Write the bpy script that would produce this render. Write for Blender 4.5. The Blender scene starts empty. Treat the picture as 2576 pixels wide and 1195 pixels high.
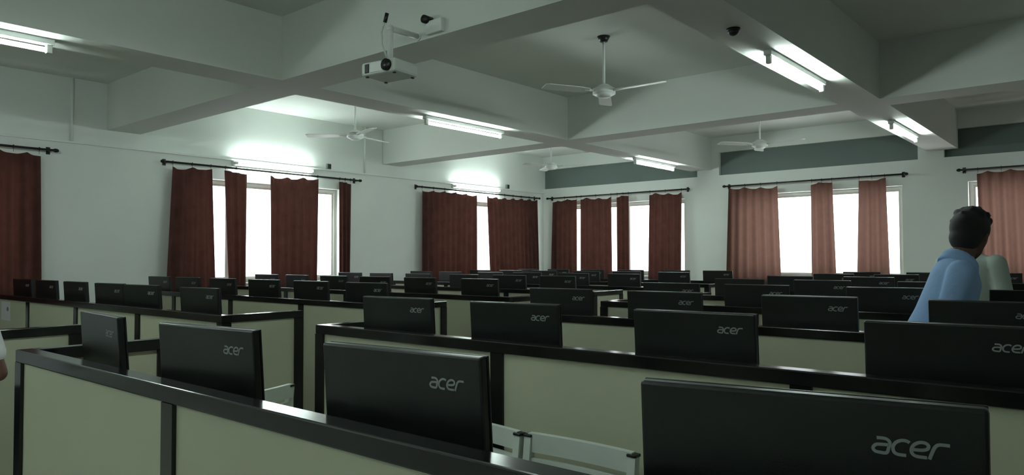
import bpy, bmesh, math, random
from mathutils import Vector, Matrix, Euler
random.seed(7)
PI = math.pi
C = bpy.context.scene.collection
scene = bpy.context.scene

# ------------------------------------------------------------------ camera
CAM_H = 1.42
PSI, PITCH, ROLL = math.radians(40.19), math.radians(1.66), math.radians(-0.16)
F = Vector((math.cos(PSI)*math.cos(PITCH), math.sin(PSI)*math.cos(PITCH), math.sin(PITCH)))
Rv = Vector((math.sin(PSI), -math.cos(PSI), 0)); Uv = Rv.cross(F)
R2 = Rv*math.cos(ROLL) + Uv*math.sin(ROLL); U2 = -Rv*math.sin(ROLL) + Uv*math.cos(ROLL)
cd = bpy.data.cameras.new('camera'); cam = bpy.data.objects.new('camera', cd); C.objects.link(cam)
cd.sensor_fit = 'HORIZONTAL'; cd.sensor_width = 36; cd.lens = 36*1836.4/2576; cd.clip_start = .02
m = Matrix.Identity(4)
for i in range(3):
    m[i][0], m[i][1], m[i][2] = R2[i], U2[i], -F[i]
m[2][3] = CAM_H
cam.matrix_world = m
scene.camera = cam

# ------------------------------------------------------------------ world, exposure
w = bpy.data.worlds.new('sky'); scene.world = w; w.use_nodes = True
bgn = w.node_tree.nodes['Background']
bgn.inputs[0].default_value = (.95, 1.0, 1.02, 1); bgn.inputs[1].default_value = 4.0
vs = scene.view_settings
vs.view_transform = 'Standard'; vs.look = 'None'; vs.gamma = 1; vs.use_curve_mapping = False
vs.exposure = 0.66
TUBE_E = 60.0

# ------------------------------------------------------------------ room numbers
XB, YA = 11.76, 9.10             # the two window walls
XC, YD = -2.6, -4.6              # the walls behind and beside the viewer
ZS, ZB = 3.48, 2.935             # slab and underside of beams
XBEAM = (-.5, 3.625, 7.75); YBEAM = (-1.69, 1.977, 5.64); BW = .19
ZROD = 2.625
WIN_A = ((.45, 2.65), (4.37, 6.75), (8.62, 11.2)); WIN_B = ((5.95, 8.72), (2.50, 5.02), (-.85, 1.68))
ZW0, ZW1 = 1.11, 2.47
# daylight portals in the window openings (they only steer the sky's sampling)
def portal(loc, rot, sx, sy):
    l = bpy.data.lights.new('window_daylight', 'AREA'); l.shape = 'RECTANGLE'; l.size = sx; l.size_y = sy
    l.cycles.is_portal = True
    o = bpy.data.objects.new('window_daylight', l); C.objects.link(o); o.location = loc; o.rotation_euler = rot
for a, b in WIN_A: portal(((a+b)/2, YA+.22, (ZW0+ZW1)/2), (-PI/2, 0, 0), b-a, ZW1-ZW0)
for a, b in WIN_B: portal((XB+.22, (a+b)/2, (ZW0+ZW1)/2), (PI/2, 0, PI/2), b-a, ZW1-ZW0)

# ------------------------------------------------------------------ materials
def lin(c): return tuple(((v/255)/12.92 if v/255 <= .04045 else ((v/255+.055)/1.055)**2.4) for v in c)
MATS = {}
def mat(name, rgb, rough=.6, noise=.05, scale=6, metal=0, spec=.5, bump=0, emit=0, trans=None):
    mt = bpy.data.materials.new(name); mt.use_nodes = True; nt = mt.node_tree; N = nt.nodes; L = nt.links
    p = N['Principled BSDF']
    c = lin(rgb)
    tc = N.new('ShaderNodeTexCoord'); nz = N.new('ShaderNodeTexNoise'); nz.inputs['Scale'].default_value = scale
    nz.inputs['Detail'].default_value = 4
    L.new(tc.outputs['Object'], nz.inputs['Vector'])
    rp = N.new('ShaderNodeValToRGB')
    rp.color_ramp.elements[0].position = .3; rp.color_ramp.elements[1].position = .7
    rp.color_ramp.elements[0].color = tuple(v*(1-noise) for v in c)+(1,)
    rp.color_ramp.elements[1].color = tuple(min(1, v*(1+noise)) for v in c)+(1,)
    L.new(nz.outputs['Fac'], rp.inputs['Fac']); L.new(rp.outputs['Color'], p.inputs['Base Color'])
    p.inputs['Roughness'].default_value = rough; p.inputs['Metallic'].default_value = metal
    p.inputs['Specular IOR Level'].default_value = spec
    if bump:
        bp = N.new('ShaderNodeBump'); bp.inputs['Strength'].default_value = bump; bp.inputs['Distance'].default_value = .01
        n2 = N.new('ShaderNodeTexNoise'); n2.inputs['Scale'].default_value = scale*12
        L.new(tc.outputs['Object'], n2.inputs['Vector']); L.new(n2.outputs['Fac'], bp.inputs['Height']); L.new(bp.outputs['Normal'], p.inputs['Normal'])
    if emit:
        p.inputs['Emission Color'].default_value = (.84, 1.0, .95, 1); p.inputs['Emission Strength'].default_value = emit
    if trans:
        tr = N.new('ShaderNodeBsdfTranslucent'); tr.inputs['Color'].default_value = lin(trans[0])+(1,)
        mx = N.new('ShaderNodeMixShader'); mx.inputs[0].default_value = trans[1]
        L.new(p.outputs[0], mx.inputs[1]); L.new(tr.outputs[0], mx.inputs[2])
        L.new(mx.outputs[0], N['Material Output'].inputs['Surface'])
    MATS[name] = mt; return mt
mat('wall_paint', (226, 231, 226), .75, .03, 1.2, bump=.05)
mat('ceiling_paint', (214, 218, 212), .8, .03, .9, bump=.05)
mat('band_grey', (108, 120, 117), .7, .05, 1.5)  # flat dark grey for the recessed strips and the small boxes
mat('floor_tile', (186, 183, 176), .35, .08, 2)
mat('black_frame', (16, 17, 18), .17, .1, 8)
mat('cream_panel', (180, 182, 158), .55, .03, 2, bump=.03)
mat('desk_laminate', (150, 140, 118), .4, .08, 5)
mat('monitor_plastic', (15, 19, 19), .34, .1, 30, bump=.05)
mat('screen_glass', (6, 7, 8), .08, .05, 3)
mat('silver_print', (150, 155, 155), .4, .03, 30, metal=.3)
mat('curtain_red', (82, 53, 49), .9, .18, 7, spec=.1, trans=((100, 58, 48), .05))
mat('curtain_brown', (88, 60, 54), .9, .15, 7, spec=.1, trans=((118, 90, 79), .26))
mat('rod_metal', (30, 32, 30), .4, .1, 10, metal=.5)
mat('white_metal', (222, 226, 222), .4, .02, 6)
mat('white_plastic', (205, 212, 205), .45, .03, 6)
mat('dark_plastic', (20, 23, 22), .4, .1, 20)
mat('tube_glow', (240, 245, 240), .4, .01, 6, emit=TUBE_E)
mat('window_frame', (205, 208, 200), .45, .03, 6)
mat('paper', (205, 205, 210), .8, .02, 8)
mat('emblem_grey', (110, 112, 118), .8, .05, 30)
mat('skin', (96, 64, 50), .55, .06, 14)
mat('hair', (14, 13, 13), .6, .3, 60, bump=.6)
mat('shirt_blue', (152, 186, 232), .85, .05, 5, bump=.1)
mat('shirt_grey', (178, 190, 182), .85, .05, 5, bump=.1)
mat('shirt_white', (220, 222, 226), .85, .04, 5, bump=.1)
mat('trousers', (40, 42, 50), .85, .1, 9)
mat('shoe', (22, 20, 19), .4, .1, 9)
mat('eye_white', (215, 212, 205), .3, .01, 9); mat('lip', (92, 52, 48), .5, .05, 20)
gm = bpy.data.materials.new('window_glass'); gm.use_nodes = True; nt = gm.node_tree
nt.nodes.remove(nt.nodes['Principled BSDF'])
t_ = nt.nodes.new('ShaderNodeBsdfTransparent'); g_ = nt.nodes.new('ShaderNodeBsdfGlossy'); x_ = nt.nodes.new('ShaderNodeMixShader')
g_.inputs['Roughness'].default_value = .03; x_.inputs[0].default_value = .06
nt.links.new(t_.outputs[0], x_.inputs[1]); nt.links.new(g_.outputs[0], x_.inputs[2]); nt.links.new(x_.outputs[0], nt.nodes['Material Output'].inputs['Surface'])
MATS['window_glass'] = gm

# ------------------------------------------------------------------ helpers
class MB:
    def __init__(s): s.bm = bmesh.new()
    def box(s, x0, x1, y0, y1, z0, z1, bev=0):
        r = bmesh.ops.create_cube(s.bm, size=1)['verts']
        for v in r: v.co = Vector(((x0+x1)/2+v.co.x*(x1-x0), (y0+y1)/2+v.co.y*(y1-y0), (z0+z1)/2+v.co.z*(z1-z0)))
        if bev:
            es = list({e for v in r for e in v.link_edges})
            bmesh.ops.bevel(s.bm, geom=es, offset=bev, segments=2, affect='EDGES', profile=.5)
        return s
    def cone(s, a, b, r0, r1, seg=16):
        a = Vector(a); b = Vector(b); d = b-a; L = d.length
        r = bmesh.ops.create_cone(s.bm, segments=seg, radius1=r0, radius2=r1, depth=L, cap_ends=True)['verts']
        q = Vector((0, 0, 1)).rotation_difference(d.normalized())
        for v in r: v.co = q @ v.co + (a+b)/2
        return s
    def cyl(s, a, b, r, seg=16): return s.cone(a, b, r, r, seg)
    def ball(s, c, r, seg=16, sc=(1, 1, 1), rot=None):
        vs_ = bmesh.ops.create_uvsphere(s.bm, u_segments=seg, v_segments=max(6, seg//2+2), radius=r)['verts']
        for v in vs_:
            p = Vector((v.co.x*sc[0], v.co.y*sc[1], v.co.z*sc[2]))
            if rot: p = rot @ p
            v.co = p + Vector(c)
        return s
    def capsule(s, a, b, r0, r1, seg=14):
        s.cone(a, b, r0, r1, seg); s.ball(a, r0, seg); s.ball(b, r1, seg); return s
    def path(s, pts, r, seg=10):
        for a, b in zip(pts, pts[1:]): s.cyl(a, b, r, seg)
        for p in pts[1:-1]: s.ball(p, r, seg)
        return s
    def loft(s, rings):
        rs = [[s.bm.verts.new(p) for p in ring] for ring in rings]; n = len(rs[0])
        for a, b in zip(rs, rs[1:]):
            for i in range(n): s.bm.faces.new((a[i], a[(i+1) % n], b[(i+1) % n], b[i]))
        s.bm.faces.new(rs[0][::-1]); s.bm.faces.new(rs[-1]); return s
    def mesh(s, name, m, smooth=False):
        bmesh.ops.recalc_face_normals(s.bm, faces=s.bm.faces)
        me = bpy.data.meshes.new(name); s.bm.to_mesh(me); s.bm.free()
        me.materials.append(MATS[m])
        if smooth:
            for p in me.polygons: p.use_smooth = True
        return me
def put(name, me, parent=None, loc=(0, 0, 0), rot=(0, 0, 0)):
    o = bpy.data.objects.new(name, me); C.objects.link(o); o.location = loc; o.rotation_euler = rot
    if parent: o.parent = parent
    return o
def thing(name, label, cat, loc=(0, 0, 0), rot=(0, 0, 0), group=None):
    o = put(name, None, None, loc, rot); o.empty_display_size = .1
    return tag(o, label, cat, group)
def tag(o, label, cat, group=None):
    o['label'] = label; o['category'] = cat
    if group: o['group'] = group
    return o
def struct(name, me, label=None):
    o = put(name, me); o['kind'] = 'structure'
    if label: o['label'] = label
    return o
def copy_tree(o, parent=None):
    c = o.copy(); C.objects.link(c); c.parent = parent
    for ch in o.children: copy_tree(ch, c)
    return c
ORD = ['first', 'second', 'third', 'fourth', 'fifth', 'sixth', 'seventh', 'eighth', 'ninth']

# ------------------------------------------------------------------ room shell
T = .24
struct('floor', MB().box(XC-T, XB+T, YD-T, YA+T, -.2, 0).mesh('floor', 'floor_tile'), 'pale tiled floor under the workstations')
struct('ceiling', MB().box(XC-T, XB+T, YD-T, YA+T, ZS, ZS+.2).mesh('ceiling', 'ceiling_paint'), 'off-white ceiling slab')
def holed(mb, axis, p0, p1, lo, hi, wins, z0, z1):
    """wall strip between lo and hi, from z0 to z1, with window openings"""
    def bx(a, b, c, d):
        if axis == 'y': mb.box(a, b, p0, p1, c, d)
        else: mb.box(p0, p1, a, b, c, d)
    bx(lo, hi, z0, ZW0); bx(lo, hi, ZW1, z1)
    cur = lo
    for a, b in sorted(wins): bx(cur, a, ZW0, ZW1); cur = b
    bx(cur, hi, ZW0, ZW1)
mb = MB(); holed(mb, 'y', YA, YA+T, XC-T, XB+T, WIN_A, 0, ZS)
struct('wall_left', mb.mesh('wall_left', 'wall_paint'), 'white wall with wall-mounted tube lights above the curtained windows')
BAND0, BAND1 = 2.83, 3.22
mb = MB(); holed(mb, 'x', XB, XB+T, YD-T, YA, WIN_B, 0, BAND0)
mb.box(XB, XB+T, YD-T, YA, BAND1, ZS)
cols = [(5.31, 5.71), (1.96, 2.29), (-2.0, -1.5)]
for a, b in cols: mb.box(XB, XB+T, a, b, BAND0, BAND1)
struct('wall_right', mb.mesh('wall_right', 'wall_paint'), 'white wall with dark grey bands above its windows')
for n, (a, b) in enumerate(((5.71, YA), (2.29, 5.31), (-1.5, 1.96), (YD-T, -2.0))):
    struct('trim_%d' % (n+1), MB().box(XB+.07, XB+T, a, b, BAND0, BAND1).mesh('band', 'band_grey'), 'dark grey recessed band above a window')
struct('wall_back', MB().box(XC-T, XC, YD-T, YA, 0, ZS).mesh('wall_back', 'wall_paint'))
struct('wall_side', MB().box(XC, XB, YD-T, YD, 0, ZS).mesh('wall_side', 'wall_paint'))
n = 5
for x in XBEAM:
    struct('trim_%d' % n, MB().box(x-BW, x+BW, YD, YA, ZB, ZS).mesh('beam', 'ceiling_paint'), 'painted concrete ceiling beam'); n += 1
for y in YBEAM:
    mb = MB(); cur = XC
    for x in XBEAM: mb.box(cur, x-BW, y-BW, y+BW, ZB, ZS); cur = x+BW
    mb.box(cur, XB, y-BW, y+BW, ZB, ZS)
    struct('trim_%d' % n, mb.mesh('beam', 'ceiling_paint'), 'painted concrete ceiling beam'); n += 1
struct('trim_%d' % n, MB().box(XC, XB, YA-.025, YA, 2.735, 2.76, .005).mesh('ledge', 'wall_paint'), 'thin plaster line running above the curtain rods'); n += 1
# surface conduits on the wall of the tube lights
for x in (3.06, 7.2):
    struct('trim_%d' % n, MB().cyl((x, YA-.016, 2.76), (x, YA-.016, ZS), .016, 10).mesh('conduit', 'wall_paint', True), 'painted conduit running up the wall'); n += 1

# windows: outer frame, sashes and panes
def window(idx, wall, a, b, joints):
    def bx(mb, u0, u1, d0, d1, z0, z1, bev=0):
        if wall == 'A': mb.box(u0, u1, YA+d0, YA+d1, z0, z1, bev)
        else: mb.box(XB+d0, XB+d1, u0, u1, z0, z1, bev)
    mb = MB()
    bx(mb, a, b, .10, .17, ZW1-.05, ZW1); bx(mb, a, b, .10, .17, ZW0, ZW0+.05)
    bx(mb, a, a+.05, .10, .17, ZW0+.05, ZW1-.05); bx(mb, b-.05, b, .10, .17, ZW0+.05, ZW1-.05)
    o = struct('window_%d' % idx, mb.mesh('window_frame', 'window_frame'), 'bright daylight window with pale metal frame')
    sm = MB(); bx(sm, a-.03, b+.03, -.05, .10, ZW0-.03, ZW0, .004); put('window_sill', sm.mesh('sill', 'wall_paint'), o)
    cuts = [a+.05]+list(joints)+[b-.05]
    for u0, u1 in zip(cuts, cuts[1:]):
        f = .025
        mb = MB(); z0, z1 = ZW0+.05, ZW1-.05
        bx(mb, u0, u0+f, .12, .15, z0, z1); bx(mb, u1-f, u1, .12, .15, z0, z1)
        bx(mb, u0+f, u1-f, .12, .15, z0, z0+f); bx(mb, u0+f, u1-f, .12, .15, z1-f, z1)
        s = put('sash', mb.mesh('sash', 'window_frame'), o)
        mb = MB(); bx(mb, u0+f, u1-f, .133, .137, z0+f, z1-f); put('pane', mb.mesh('pane', 'window_glass'), s)
JA = ((1.2, 1.95), (5.0, 5.9), (9.2, 10.5)); JB = ((6.3, 7.16, 7.75), (2.9, 3.63, 4.6), (.1, .95))
for i, (a, b) in enumerate(WIN_A): window(i+1, 'A', a, b, JA[i])
for i, (a, b) in enumerate(WIN_B): window(i+4, 'B', a, b, JB[i])

# ------------------------------------------------------------------ curtain rods and curtains
def rod(wall, a, b, label):
    o = thing('curtain_rod', label, 'curtain rod', ((a+b)/2, YA, ZROD) if wall == 'A' else (XB, (a+b)/2, ZROD), (0, 0, 0) if wall == 'A' else (0, 0, -PI/2))
    h = (b-a)/2                               # local: along x, room side is -y
    put('pole', MB().cyl((-h, -.09, 0), (h, -.09, 0), .013, 12).mesh('pole', 'rod_metal', True), o)
    for s in (-1, 1):
        put('finial', MB().ball((s*h, -.09, 0), .022, 12, (1.5, 1, 1)).mesh('finial', 'rod_metal', True), o)
        put('bracket', MB().box(s*(h-.05)-.01, s*(h-.05)+.01, -.09, 0, -.012, .012).box(s*(h-.05)-.02, s*(h-.05)+.02, -.006, 0, -.04, .04).mesh('bracket', 'rod_metal'), o)
rod('A', .15, 2.88, 'dark curtain rod over a window on the long wall, behind the wall-end block')
rod('A', 4.05, 7.05, 'dark curtain rod under the wall tube light, holding four drawn-apart curtains')
rod('A', 8.22, 11.52, 'dark curtain rod under a wall tube light, beside the room corner')
rod('B', 5.84, 8.92, 'dark curtain rod on the grey-banded wall, beside the room corner')
rod('B', 2.43, 5.18, 'dark curtain rod on the grey-banded wall, between its two columns')
rod('B', -1.1, 1.77, 'dark curtain rod on the grey-banded wall, behind the two standing people')
ring_me = None
def curtain(wall, t0, t1, b0, b1, mt, label, z0=.93, folds=None):
    """t0,t1 top extent along the wall; b0,b1 bottom extent"""
    global ring_me
    base = ((t0+t1)/2, YA, 0) if wall == 'A' else (XB, (t0+t1)/2, 0)
    o = thing('curtain', label, 'curtain', base, (0, 0, 0) if wall == 'A' else (0, 0, PI/2), 'curtains on the window walls')
    # local: along x (+x = along wall A's X or wall B's Y), room side: -y for A, +y for B
    sgn = -1 if wall == 'A' else 1
    c = (t0+t1)/2; wt = t1-t0
    nf = folds or max(3, round(wt/.13)); nu = nf*8; nz = 14
    ph = random.random()*6
    bm = bmesh.new(); grid = []
    for j in range(nz+1):
        v = j/nz; row = []
        for i in range(nu+1):
            u = i/nu
            x = (t0+(t1-t0)*u)*(1-v) + (b0+(b1-b0)*u)*v - c
            amp = .018 + .018*v
            y = sgn*(.09 + amp*math.sin(u*nf*2*PI+ph) + .012*v*math.sin(u*nf*PI*1.3+ph*2) + .02*v)
            zt = ZROD - .045 - .028*abs(math.sin(u*nf*PI*.5))*(1 if nf > 3 else .5) - .012*math.sin(u*5+ph)
            row.append(bm.verts.new((x, y, zt*(1-v)+z0*v)))
        grid.append(row)
    for j in range(nz):
        for i in range(nu): bm.faces.new((grid[j][i], grid[j][i+1], grid[j+1][i+1], grid[j+1][i]))
    me = bpy.data.meshes.new('drape'); bm.to_mesh(me); bm.free(); me.materials.append(MATS[mt])
    for p in me.polygons: p.use_smooth = True
    put('drape', me, o)
    if ring_me is None:
        mb = MB(); pts = [(0, .019*math.cos(a*PI/6), .019*math.sin(a*PI/6)) for a in range(13)]
        for a, b in zip(pts, pts[1:]): mb.cyl(a, b, .003, 6)
        mb.cyl((0, 0, -.019), (0, 0, -.055), .002, 5)
        ring_me = mb.mesh('ring', 'rod_metal', True)
    nr = max(2, round(nf/2)+1)
    for k in range(nr): put('ring', ring_me, o, (-wt/2+.01+(wt-.02)*k/(nr-1), sgn*.09, ZROD))
curtain('A', .3, 2.73, .3, 2.75, 'curtain_red', 'wide dark red curtain closing the whole window on the long wall')
curtain('A', 4.16, 4.67, 4.07, 4.72, 'curtain_red', 'dark red end curtain beside the narrowest gap of the four-curtain window')
curtain('A', 4.85, 5.17, 4.92, 5.15, 'curtain_red', 'narrow dark red curtain between two bright gaps, under the wall tube light')
curtain('A', 5.51, 6.29, 5.51, 6.25, 'curtain_red', 'broad dark red curtain in the middle of the four-curtain window')
curtain('A', 6.66, 6.88, 6.66, 6.84, 'curtain_red', 'thin gathered dark red curtain at the junction-box end of the rod', folds=3)
curtain('A', 8.33, 9.67, 8.31, 9.63, 'curtain_red', 'wide dark red curtain of the single-slit window, away from the corner')
curtain('A', 9.95, 11.45, 10.00, 11.48, 'curtain_red', 'wide dark red curtain between a single daylight slit and the room corner')
curtain('B', 8.20, 8.79, 8.19, 8.82, 'curtain_red', 'dark red curtain on the grey-banded wall, next to the room corner')
curtain('B', 7.41, 8.11, 7.38, 8.10, 'curtain_red', 'dark red curtain between a thin slit of light and a narrow gap, grey-banded wall')
curtain('B', 7.03, 7.29, 7.02, 7.28, 'curtain_red', 'narrow dark red curtain just left of the tallest white gap, corner window', folds=3)
curtain('B', 5.96, 6.60, 5.97, 6.62, 'curtain_red', 'red-brown curtain at the column end of the corner window')
curtain('B', 4.28, 5.10, 4.22, 5.15, 'curtain_brown', 'wide sheer brown curtain at the end of the three-curtain window')
curtain('B', 3.44, 3.76, 3.39, 3.76, 'curtain_brown', 'narrow sheer brown curtain in the middle of the three-curtain window')
curtain('B', 2.70, 3.07, 2.66, 3.12, 'curtain_brown', 'sheer brown curtain beside the last bright gap of the three-curtain window')
curtain('B', -.6, 1.56, -.6, 1.52, 'curtain_brown', 'wide sheer brown curtain behind the two standing people')

# ------------------------------------------------------------------ tube lights
def tube_proto():
    o = put('tube_light', None)
    put('batten', MB().box(-.63, .63, -.03, .03, -.04, 0, .006).mesh('batten', 'white_metal'), o)
    put('tube', MB().cyl((-.58, 0, -.075), (.58, 0, -.075), .016, 14).mesh('tube', 'tube_glow', True), o)
    for s in (-1, 1): put('lamp_holder', MB().box(s*.60-.018, s*.60+.018, -.018, .018, -.098, -.03, .004).mesh('holder', 'white_plastic'), o)
    return o
tp = tube_proto(); first = True
def tube(loc, rot, label, group):
    global first
    o = tp if first else copy_tree(tp)
    first = False; o.location = loc; o.rotation_euler = rot; tag(o, label, 'tube light', group)
G1 = 'tube lights under the beams'; G2 = 'tube lights on the wall'
tube((1.15, 5.64, ZB), (0, 0, 0), 'lit tube light under the beam, in the ceiling bay behind the projector', G1)
tube((5.88, 5.64, ZB), (0, 0, 0), 'lit tube light under the beam, between the two beam crossings', G1)
tube((10.15, 5.64, ZB), (0, 0, 0), 'lit tube light under the beam, over the window beside the room corner', G1)
tube((5.85, 1.977, ZB), (0, 0, 0), 'large lit tube light under the beam carrying the small black disc', G1)
tube((9.45, 1.977, ZB), (0, 0, 0), 'lit tube light under the black-disc beam, close to the grey-banded wall', G1)
tube((5.62, YA, 2.70), (-PI/2, 0, 0), 'lit wall tube light glowing above the four-curtain window', G2)
tube((9.74, YA, 2.70), (-PI/2, 0, 0), 'lit wall tube light glowing above the single-slit window by the corner', G2)

G3 = 'added fill tubes outside the view'  # unseen tubes, added to brighten the surfaces facing the camera
for x, y, lb in ((1.15, 1.977, 'over the foremost desks'), (-1.55, 1.977, 'by the rear wall, on the black-disc beam'), (-1.55, 5.64, 'by the rear wall, on the beam over the aisle')):
    tube((x, y, ZB), (0, 0, 0), 'added fill tube under a beam ' + lb, G3)

# small junction boxes beside the wall tubes
for x, lab in ((6.52, 'small grey box beside the tube light over the four-curtain window'), (10.62, 'small grey box beside the tube light nearest the room corner')):
    o = thing('junction_box', lab, 'junction box', (x, YA, 2.80))
    put('box_body', MB().box(-.035, .035, -.04, 0, -.04, .04, .006).mesh('box_body', 'band_grey'), o)
    put('cover', MB().box(-.028, .028, -.046, -.04, -.032, .032, .002).mesh('cover', 'dark_plastic'), o)

# ------------------------------------------------------------------ ceiling fans
def fan_proto():
    o = put('ceiling_fan', None)
    put('canopy', MB().cone((0, 0, 0), (0, 0, -.05), .06, .035, 20).mesh('canopy', 'dark_plastic', True), o)
    put('down_rod', MB().cyl((0, 0, -.05), (0, 0, -.45), .012, 10).mesh('down_rod', 'white_metal', True), o)
    mb = MB().cone((0, 0, -.45), (0, 0, -.49), .04, .10, 24).cyl((0, 0, -.49), (0, 0, -.54), .105, 24).cone((0, 0, -.54), (0, 0, -.57), .10, .05, 24)
    put('motor', mb.mesh('motor', 'white_metal', True), o)
    for k in range(3):
        r = Matrix.Rotation(k*2*PI/3, 4, 'Z'); tl = Matrix.Rotation(math.radians(9), 4, 'X')
        mb = MB().loft([[r @ tl @ Vector((x, yy*wd, zz)) + Vector((0, 0, -.515)) for yy, zz in ((-.5, -.003), (.5, -.003), (.5, .003), (-.5, .003))] for x, wd in ((.16, .09), (.25, .12), (.58, .13), (.61, .10))])
        b = put('blade', mb.mesh('blade', 'white_metal'), o)
        put('blade_arm', MB().cyl(r @ Vector((.09, 0, -.515)), r @ Vector((.2, 0, -.512)), .012, 8).mesh('blade_arm', 'white_metal', True), b)
    return o
fp = fan_proto()
for i, (x, y, rz, lab) in enumerate(((5.69, 3.685, .55, 'white ceiling fan hanging in the open bay beyond the projector'),
        (5.69, 7.37, .2, 'white ceiling fan over the four-curtain window'),
        (9.75, 3.81, .4, 'white ceiling fan in front of the grey band of the three-curtain window'),
        (9.75, 7.37, .9, 'white ceiling fan near the room corner'))):
    o = fp if i == 0 else copy_tree(fp)
    o.location = (x, y, ZS); o.rotation_euler = (0, 0, rz); tag(o, lab, 'fan', 'ceiling fans')

# ------------------------------------------------------------------ projector on the beam
PX, PY, PZ = 3.18, 3.75, 2.68
o = thing('projector', 'white projector with dark lens hung from the ceiling beam', 'projector', (PX, PY, PZ), (0, 0, math.radians(97)))
# local: lens side faces +y... body length along y
put('body', MB().box(-.15, .15, -.12, .12, -.045, .045, .018).mesh('body', 'white_plastic'), o)
put('lens', MB().cyl((-.085, .115, .0), (-.085, .14, .0), .038, 24).mesh('lens', 'dark_plastic', True), o, )
put('vent_grille', MB().box(.075, .115, .115, .123, -.03, .03, .004).mesh('vent_grille', 'dark_plastic'), o)
put('front_plate', MB().box(-.035, .065, .117, .122, -.03, .035, .003).mesh('front_plate', 'white_metal'), o)
for sx in (-1, 1):
    for sy in (-1, 1): put('foot', MB().cyl((sx*.12, sy*.09, -.052), (sx*.12, sy*.09, -.044), .012, 10).mesh('foot', 'dark_plastic'), o)
put('mount_plate', MB().cyl((0, 0, .045), (0, 0, .06), .06, 20).mesh('mount_plate', 'white_metal'), o)
put('mount_pole', MB().cyl((0, 0, .06), (0, 0, .285), .02, 14).ball((0, 0, .285), .024, 12).mesh('mount_pole', 'white_metal', True), o)
q97 = math.radians(97)     # the arm runs square into the beam face
arm = [Vector((.245*math.cos(q97), -.245*math.sin(q97), .285)), Vector((.255*math.cos(q97), -.255*math.sin(q97), .285))]
put('mount_arm', MB().cyl((0, 0, .285), arm[0], .02, 14).mesh('mount_arm', 'white_metal', True), o)
put('wall_flange', MB().cyl(arm[0], arm[1], .028, 20).mesh('wall_flange', 'white_metal'), o)
pc = MB().path([(0, .03, .08), (.03, .045, .17), (.05, .03, .26), (.045, .02, .30), (.02, .03, .33)], .006, 8)
cb = put('cable', pc.mesh('cable', 'white_plastic', True), o)
put('plug', MB().cyl((.02, .03, .32), (.0, .03, .38), .013, 10).mesh('plug', 'dark_plastic', True), cb)
XF = XBEAM[1]-BW
o = thing('power_socket', 'white socket box with a black plug on the beam face beside the projector', 'socket', (XF, 3.585, 3.0))
put('box_body', MB().box(-.04, 0, -.10, .05, -.05, .04, .006).mesh('box_body', 'wall_paint'), o)
put('plug', MB().cyl((-.07, .04, .05), (0, .04, .05), .028, 16).mesh('plug', 'dark_plastic', True), o)
o = thing('ceiling_disc', 'small black round fitting under the ceiling beam', 'ceiling fitting', (4.60, 1.966, ZB))
put('rose', MB().cone((0, 0, -.02), (0, 0, 0), .04, .045, 24).mesh('rose', 'dark_plastic', True), o)
put('dome', MB().ball((0, 0, -.02), .036, 20, (1, 1, .8)).mesh('dome', 'dark_plastic', True), o)

# ------------------------------------------------------------------ partitions and desks
X1, DX, NROW = .892, 1.3147, 8
RT, ZT, RET = .06, 1.086, .528          # rail thickness, rail top, length of the end return
YR, YL = 3.18, 4.12
DESK = .74
def rowx(k): return X1+k*DX
def row_words(k): return ORD[NROW-1-k]
def blockspec(side):
    if side == 'R': return YR-.03, -1, 1.2, 3
    return YL+.03, 1, 1.14, 4
def make_partition(side):
    y0, s, pp, npan = blockspec(side)
    o = put('partition_screen', None)
    ye = y0+s*pp*npan
    lo, hi = sorted((y0-s*.03, ye+s*.03))
    put('top_rail', MB().box(0, RT, lo, hi, ZT-.045, ZT, .004).mesh('top_rail', 'black_frame'), o)
    put('base_rail', MB().box(.005, RT-.005, lo, hi, .0, .08).mesh('base_rail', 'black_frame'), o)
    pm = MB().box(0, RT, -.032, .032, .08, ZT-.045).mesh('post', 'black_frame')
    for i in range(npan+1): put('post', pm, o, (0, y0+s*pp*i, 0))
    cm = MB().box(.012, RT-.012, -pp/2+.032, pp/2-.032, .08, ZT-.045).mesh('panel', 'cream_panel')
    for i in range(npan): put('panel', cm, o, (0, y0+s*pp*(i+.5), 0))
    # the return at the aisle end
    put('return_rail', MB().box(RT, RET+.03, y0-.03, y0+.03, ZT-.045, ZT, .004).mesh('return_rail', 'black_frame'), o)
    put('return_post', MB().box(RET-.03, RET+.03, y0-.03, y0+.03, 0, ZT-.045).mesh('return_post', 'black_frame'), o)
    put('return_base_rail', MB().box(RT, RET-.03, y0-.025, y0+.025, 0, .08).mesh('return_base_rail', 'black_frame'), o)
    put('return_panel', MB().box(RT, RET-.03, y0-.018, y0+.018, .08, ZT-.045).mesh('return_panel', 'cream_panel'), o)
    return o
def make_desk(side):
    y0, s, pp, npan = blockspec(side)
    o = put('desk', None); a = y0+s*.04; b = y0+s*(pp*npan+.03); lo, hi = min(a, b), max(a, b)
    put('worktop', MB().box(RT+.002, RET+.02, lo, hi, DESK-.025, DESK, .003).mesh('worktop', 'desk_laminate'), o)
    for i in range(npan+1):
        y = a+(b-a)*i/npan; y = min(max(y, lo+.012), hi-.012)
        put('side_panel', MB().box(RT+.01, RET-.04, y-.01, y+.01, 0, DESK-.025).mesh('side_panel', 'desk_laminate'), o)
    return o
BN = {'R': 'open block', 'L': 'wall-end block'}
for side in 'RL':
    pp_, dd_ = make_partition(side), make_desk(side)
    for k in range(NROW):
        p = pp_ if k == 0 else copy_tree(pp_); d = dd_ if k == 0 else copy_tree(dd_)
        p.location = d.location = (rowx(k), 0, 0)
        tag(p, 'cream-panelled partition with black rails, %s, %s row from the grey-banded wall' % (BN[side], row_words(k)), 'partition', 'workstation partitions')
        tag(d, 'long laminate computer desk, %s, %s row from the grey-banded wall' % (BN[side], row_words(k)), 'desk', 'computer desks')

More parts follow.
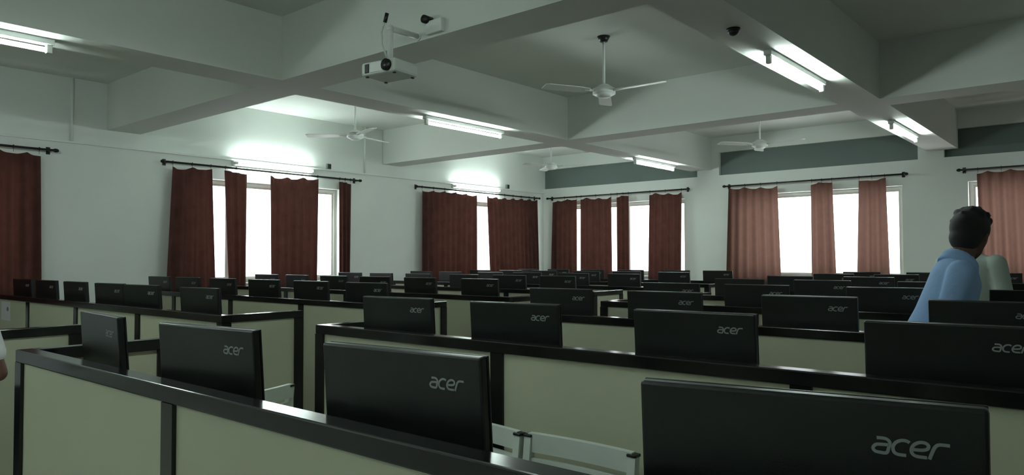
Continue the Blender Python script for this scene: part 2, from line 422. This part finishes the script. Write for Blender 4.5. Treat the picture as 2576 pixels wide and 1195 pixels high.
# ------------------------------------------------------------------ monitors
def logo_mesh():
    strokes = [[(.22, .97), (.55, .98), (.82, .93), (1.0, .72), (.96, .40), (.88, .06), (.5, .05), (.22, .10), (.08, .30), (.22, .52), (.5, .57), (.95, .58)],
               [(2.08, .86), (1.9, .95), (1.6, .95), (1.32, .78), (1.2, .5), (1.27, .2), (1.5, .05), (1.98, .03)],
               [(3.12, .04), (2.6, .05), (2.34, .16), (2.22, .42), (2.32, .74), (2.6, .94), (2.92, .95), (3.12, .8), (3.08, .58), (2.8, .48), (2.3, .46)],
               [(3.26, -.04), (3.36, .4), (3.48, .76), (3.7, .93), (4.25, .93)]]
    U = .0205; W = .10; bm = bmesh.new()
    for st in strokes:
        P = [Vector((p[0]+.12*p[1], p[1])) for p in st]; sm = []
        for i in range(len(P)-1):
            p0, p1, p2, p3 = P[max(i-1, 0)], P[i], P[i+1], P[min(i+2, len(P)-1)]
            for q in range(4):
                t = q/4; sm.append(.5*((2*p1)+(p2-p0)*t+(2*p0-5*p1+4*p2-p3)*t*t+(3*p1-p0-3*p2+p3)*t**3))
        sm.append(P[-1]); Lf, Rf = [], []
        for i, p in enumerate(sm):
            d = (sm[min(i+1, len(sm)-1)]-sm[max(i-1, 0)]).normalized(); nrm = Vector((-d.y, d.x))*W
            def v3(q, h): return bm.verts.new((-h, -(q.x-2.1)*U, (q.y-.5)*U))
            Lf.append((v3(p+nrm, .0008), v3(p+nrm, 0))); Rf.append((v3(p-nrm, .0008), v3(p-nrm, 0)))
        for i in range(len(sm)-1):
            bm.faces.new((Lf[i][0], Lf[i+1][0], Rf[i+1][0], Rf[i][0]))
            bm.faces.new((Lf[i][1], Lf[i+1][1], Lf[i+1][0], Lf[i][0])); bm.faces.new((Rf[i][0], Rf[i+1][0], Rf[i+1][1], Rf[i][1]))
    bmesh.ops.recalc_face_normals(bm, faces=bm.faces)
    me = bpy.data.meshes.new('logo'); bm.to_mesh(me); bm.free(); me.materials.append(MATS['silver_print']); return me
MW, MH, MTOP = .45, .285, .494
def make_monitor():
    """origin on the desk under the stand; back faces -x; screen faces +x"""
    o = put('monitor', None)
    tl = Matrix.Translation((0, 0, MTOP-MH/2)) @ Matrix.Rotation(math.radians(-4), 4, 'Y')
    def tilted(name, me): 
        me.transform(tl); return put(name, me, o)
    b = tilted('back_shell', MB().box(-.016, .006, -MW/2, MW/2, -MH/2, MH/2, .005).mesh('back_shell', 'monitor_plastic'))
    mb = MB().box(-.024, -.014, -.09, .09, -MH/2+.01, -.06, .006); h = mb.mesh('housing', 'monitor_plastic'); h.transform(tl); put('housing', h, b)
    lg = logo_mesh(); lg.transform(tl @ Matrix.Translation((-.0162, -.136, MH/2-.058))); put('logo', lg, b)
    fr = tilted('bezel', MB().box(.0062, .012, -MW/2, MW/2, -MH/2, MH/2, .002).mesh('bezel', 'monitor_plastic'))
    s = MB().box(.0122, .0135, -MW/2+.015, MW/2-.015, -MH/2+.022, MH/2-.015).mesh('screen', 'screen_glass'); s.transform(tl); put('screen', s, fr)
    put('stand_neck', MB().box(-.035, -.012, -.03, .03, .012, MTOP-MH+.10, .004).mesh('stand_neck', 'monitor_plastic'), o)
    put('stand_base', MB().box(-.06, .12, -.11, .11, 0, .012, .004).mesh('stand_base', 'monitor_plastic'), o)
    return o
mp = make_monitor(); nm = 0
def monitor(k, y, tw, side, idx, x=None):
    global nm
    o = mp if nm == 0 else copy_tree(mp); nm += 1
    o.location = (rowx(k)+.175 if x is None else x, y, DESK); o.rotation_euler = (0, 0, math.radians(tw))
    tag(o, 'black monitor, %s from the aisle, %s, %s row from the grey-banded wall' % (ORD[idx], BN[side], row_words(k)), 'monitor', 'desktop monitors')
near = {(0, 'R'): [(2.72, -6), (1.985, 5.8), (1.165, 4.7), (.36, 10)],
        (1, 'R'): [(2.74, 6), (1.995, 6), (1.175, 3), (.385, 4), (-.30, 4)],
        (1, 'L'): [(4.72, 4), (5.60, 8), (6.18, 5), (6.90, 2), (7.60, 3), (8.25, 3)],
        (2, 'R'): [(2.72, 4), (2.00, 3), (1.21, 4), (.46, 2), (-.22, 3)],
        (2, 'L'): [(4.63, 6), (5.38, 4), (6.12, 5), (6.87, 3), (7.60, 4), (8.25, 4)]}
for k in range(NROW):
    for side in 'RL':
        if (k, side) == (0, 'L'): continue
        sl = near.get((k, side))
        if sl is None:
            base = (2.68, 1.95, 1.18, .44, -.22) if side == 'R' else (4.66, 5.40, 6.13, 6.87, 7.62, 8.27)
            sl = [(y+random.uniform(-.05, .05), random.uniform(0, 7)) for y in base]
        for i, (y, tw) in enumerate(sl):
            monitor(k, y, tw, side, i, {(0, 0): 1.03, (0, 1): 1.03, (0, 2): 1.025, (0, 3): 1.05}.get((k, i)) if side == 'R' else None)

# notice sheet on the partition
o = thing('notice_sheet', 'white paper notice with a grey emblem stuck on a cream partition panel', 'notice', (rowx(1)+.0115, 8.22, .935))
put('sheet', MB().box(-.001, 0, -.15, .12, -.09, .09).mesh('sheet', 'paper'), o)
put('emblem', MB().ball((-.001, -.07, .02), .03, 16, (.02, 1, .7)).mesh('emblem', 'emblem_grey'), o)

# ------------------------------------------------------------------ white chairs
def make_chair():
    """origin on the floor under the seat; the sitter faces -x, back of the chair is at +x"""
    o = put('plastic_chair', None)
    put('seat', MB().box(-.21, .20, -.21, .21, .42, .445, .012).mesh('seat', 'white_plastic'), o)
    def arc(z, x0, h, t, ya=.205):
        mb = MB(); n = 10; rings = []
        for i in range(n+1):
            y = -ya+2*ya*i/n; x = x0+.014*(1-(y/ya)**2)
            rings.append([(x-t, y, z-h), (x+t, y, z-h), (x+t, y, z+h), (x-t, y, z+h)])
        return mb.loft(rings)
    put('back_rail', arc(.79, .235, .032, .012).mesh('back_rail', 'white_plastic'), o)
    for z in (.72, .655, .59, .525): put('back_slat', arc(z, .218+(z-.5)*.06, .018, .008, .195).mesh('back_slat', 'white_plastic'), o)
    for s in (-1, 1):
        u = put('back_upright', MB().loft([[(x-.014, s*.205-.014, z), (x+.014, s*.205-.014, z), (x+.014, s*.205+.014, z), (x-.014, s*.205+.014, z)] for x, z in ((.19, .43), (.21, .6), (.235, .81))]).mesh('back_upright', 'white_plastic'), o)
        put('end_cap', MB().box(.218, .252, s*.205-.017, s*.205+.017, .808, .818, .003).mesh('end_cap', 'dark_plastic'), u)
        for xx in (-.18, .18): put('leg', MB().cone((xx*1.08, s*.20, 0), (xx, s*.18, .425), .014, .020, 12).mesh('leg', 'white_plastic', True), o)
    return o
cp = make_chair()
for i, (x, y, rz, lab) in enumerate(((1.74, 1.385, 0, 'white plastic chair, back rail with black end caps, beside the large foremost monitor'),
        (1.74, 1.845, -3, 'white plastic chair half hidden by a monitor, next to another white chair'),
        (1.75, 3.27, -75, 'white plastic chair turned askew at the aisle end of the desks'))):
    o = cp if i == 0 else copy_tree(cp)
    o.location = (x, y, 0); o.rotation_euler = (0, 0, math.radians(rz)); tag(o, lab, 'chair', 'white plastic chairs')

# ------------------------------------------------------------------ people
def remeshed(mb, name, m, vox, it=4):
    me = mb.mesh(name+'_raw', m); o = bpy.data.objects.new(name+'_raw', me); C.objects.link(o)
    r = o.modifiers.new('r', 'REMESH'); r.mode = 'VOXEL'; r.voxel_size = vox
    s = o.modifiers.new('s', 'SMOOTH'); s.factor = .5; s.iterations = it
    dg = bpy.context.evaluated_depsgraph_get()
    out = bpy.data.meshes.new_from_object(o.evaluated_get(dg)); out.name = name
    bpy.data.objects.remove(o)
    out.materials.clear(); out.materials.append(MATS[m])
    for p in out.polygons: p.use_smooth = True
    return out
def person(label, loc, rz, lean, head_pitch, head_yaw, arms, shirt, long_sleeve=True, H=1.0):
    """local: faces +x, left is +y. arms: [(elbow, wrist) for left, right] given before the lean is applied"""
    o = thing('person', label, 'person', loc, (0, 0, rz))
    Lm = Matrix.Translation((0, 0, .95)) @ Matrix.Rotation(lean, 4, 'Y') @ Matrix.Translation((0, 0, -.95))
    def up(p):
        p = Vector(p); t = min(1, max(0, (p.z-.90)/.25))
        return p.lerp(Lm @ p, t)
    def ring(z, hw, hd, cx=0, n=22): return [up((cx+hd*math.cos(a*2*PI/n), hw*math.sin(a*2*PI/n), z)) for a in range(n)]
    TOR = ((.84, .150, .105, -.01), (.93, .165, .115, -.01), (1.02, .150, .108, 0), (1.12, .145, .105, .005), (1.25, .165, .118, .01), (1.35, .178, .110, 0), (1.405, .165, .080, -.01), (1.44, .09, .06, -.015))
    def torso(mb, g=0, z0=.84): mb.loft([ring(z, hw+g, hd+g, cx) for z, hw, hd, cx in TOR if z >= z0]); return mb
    nb, hc = up((-.015, 0, 1.42)), up((.02, 0, 1.60))
    hr = (Matrix.Rotation(head_yaw, 3, 'Z') @ Matrix.Rotation(lean*.6+head_pitch, 3, 'Y'))
    hc = up((-.01, 0, 1.47)) + hr @ Vector((.02, 0, .125))
    # body
    b = torso(MB())
    b.capsule(nb, hc - hr @ Vector((.02, 0, .06)), .058, .052)
    b.ball(hc, .1, 24, (.98, .78, 1.12), hr)                      # skull
    b.ball(hc + hr @ Vector((.03, 0, -.06)), .07, 18, (.88, .80, .92), hr)   # jaw
    b.ball(hc + hr @ Vector((.055, 0, -.10)), .026, 12, (1, 1.2, .8), hr)    # chin
    b.cone(hc + hr @ Vector((.088, 0, .015)), hc + hr @ Vector((.112, 0, -.028)), .010, .017, 10)
    b.ball(hc + hr @ Vector((.108, 0, -.03)), .015, 10, (1, 1.2, .8), hr)    # nose
    b.ball(hc + hr @ Vector((.07, 0, .03)), .05, 14, (.6, 1.1, .4), hr)      # brow
    for s in (-1, 1): b.ball(hc + hr @ Vector((-.005, s*.079, -.01)), .03, 12, (.6, .35, 1.05), hr)
    tr = MB(); sh = torso(MB(), .012, .84); shoes = []
    for s, (el, wr) in zip((1, -1), arms):
        so = up((0, s*.175, 1.375)); e = up(el); wv = up(wr)
        b.capsule(so, e, .048, .038); b.capsule(e, wv, .038, .027)
        d = (wv-e).normalized(); side = d.cross(Vector((0, 0, 1)))
        side = side.normalized() if side.length > .1 else Vector((1, 0, 0)); nn = side.cross(d).normalized()
        pal = wv + d*.05
        q = Matrix((side, nn, d)).transposed()
        b.ball(pal, .05, 14, (.85, .36, 1.05), q)
        for f, (off, ln) in enumerate(((-.032, .068), (-.011, .080), (.011, .076), (.031, .06))):
            k0 = pal + d*.035 + side*off; k1 = k0 + d*ln*.5 - nn*.008; k2 = k1 + d*ln*.42 - nn*.025
            b.capsule(k0, k1, .0095, .009, 8); b.capsule(k1, k2, .009, .0075, 8)
        t0 = pal - d*.02 - side*.03; t1 = t0 - side*.03 + d*.03 - nn*.01; b.capsule(t0, t1, .012, .010, 8); b.capsule(t1, t1 + d*.03 - nn*.012, .010, .008, 8)
        # sleeve
        if long_sleeve: sh.capsule(so, e, .066, .052); sh.capsule(e, e.lerp(wv, .86), .052, .040)
        else: sh.capsule(so, so.lerp(e, .72), .066, .060)
        # leg
        hip, kn, an, toe = Vector((0, s*.088, .90)), Vector((.015, s*.095, .49)), Vector((-.01, s*.10, .09)), Vector((.13, s*.115, .035))
        b.capsule(hip, kn, .080, .054); b.capsule(kn, an, .054, .036); b.capsule(an, toe, .034, .026)
        tr.capsule(hip, kn, .094, .070); tr.capsule(kn, an + Vector((0, 0, .02)), .070, .058)
        shoes.append(MB().capsule(Vector((-.035, s*.10, .045)), Vector((.13, s*.115, .04)), .045, .038).box(-.075, .165, s*.107-.042, s*.107+.042, 0, .03, .01))
    tr.loft([ring(z, hw+.016, hd+.016, cx) for z, hw, hd, cx in ((.82, .15, .10, -.01), (.93, .165, .115, -.01), (1.0, .152, .108, 0))])
    bo = put('body', remeshed(b, 'body', 'skin', .0075, 3), o)
    put('shirt', remeshed(sh, 'shirt', shirt, .012, 5), o)
    put('trousers', remeshed(tr, 'trousers', 'trousers', .012, 5), o)
    for mbs in shoes: put('shoe', remeshed(mbs, 'shoe', 'shoe', .008, 3), o)
    # collar
    cm = MB(); n = 20; rg = []
    ax = (hc-nb).normalized(); qx = Vector((0, 0, 1)).rotation_difference(ax)
    for zz, r in ((-.03, .088), (.02, .072), (.045, .070), (.02, .090), (-.035, .105)):
        rg.append([nb + qx @ Vector((r*math.cos(a*2*PI/n)*1.0, r*math.sin(a*2*PI/n)*1.05, zz-.012*math.cos(a*2*PI/n))) for a in range(n)])
    cm.loft(rg); put('collar', remeshed(cm, 'collar', shirt, .008, 2), o)
    # hair: cap over the crown, back and sides with tufts
    hb = MB(); rnd = random.Random(int(loc[0]*100))
    hb.ball(hc + hr @ Vector((-.022, 0, .03)), .108, 26, (.98, .86, 1.0), hr)
    hb.ball(hc + hr @ Vector((-.045, 0, -.035)), .08, 18, (.80, 1.02, 1.0), hr)
    for _ in range(46):
        th = rnd.uniform(0, 2*PI); phi = rnd.uniform(0, 1.25)
        d = Vector((math.sin(phi)*math.cos(th), math.sin(phi)*math.sin(th), math.cos(phi)))
        if d.x > .6 and d.z < .5: continue
        hb.ball(hc + hr @ (Vector((-.022, 0, .03)) + Vector((d.x*.104, d.y*.09, d.z*.106))), rnd.uniform(.012, .024), 8)
    put('hair', remeshed(hb, 'hair', 'hair', .008, 2), o)
    for s in (-1, 1):
        e = put('eye', MB().ball(hc + hr @ Vector((.082, s*.032, .005)), .013, 12, (.7, 1.1, .8), hr).mesh('eye', 'eye_white', True), o)
        put('iris', MB().ball(hc + hr @ Vector((.089, s*.032, .005)), .0055, 10).mesh('iris', 'hair', True), e)
    put('mouth', MB().ball(hc + hr @ Vector((.090, 0, -.068)), .02, 12, (.35, 1.2, .35), hr).mesh('mouth', 'lip', True), o)
    return o
rad = math.radians
person('person in a light blue shirt leaning forward between the desks', (4.45, .845, 0), rad(-78), rad(22), rad(12), rad(62),
       [((.03, .24, 1.10), (.20, .22, .90)), ((.03, -.24, 1.10), (.22, -.20, .92))], 'shirt_blue')
person('person in a pale grey shirt standing behind the one in light blue', (5.76, .83, 0), rad(-26), rad(2), rad(6), rad(0),
       [((.0, .25, 1.09), (.14, .23, .86)), ((.0, -.25, 1.09), (.12, -.23, .86))], 'shirt_grey')
person('person in a short white sleeve at the aisle, mostly out of the picture', (.70, 3.62, 0), rad(80), rad(3), rad(5), rad(0),
       [((-.03, .27, 1.05), (.18, .12, 1.03)), ((-.03, -.27, 1.05), (.18, -.12, 1.03))], 'shirt_white', False).scale = (.91, .91, .91)
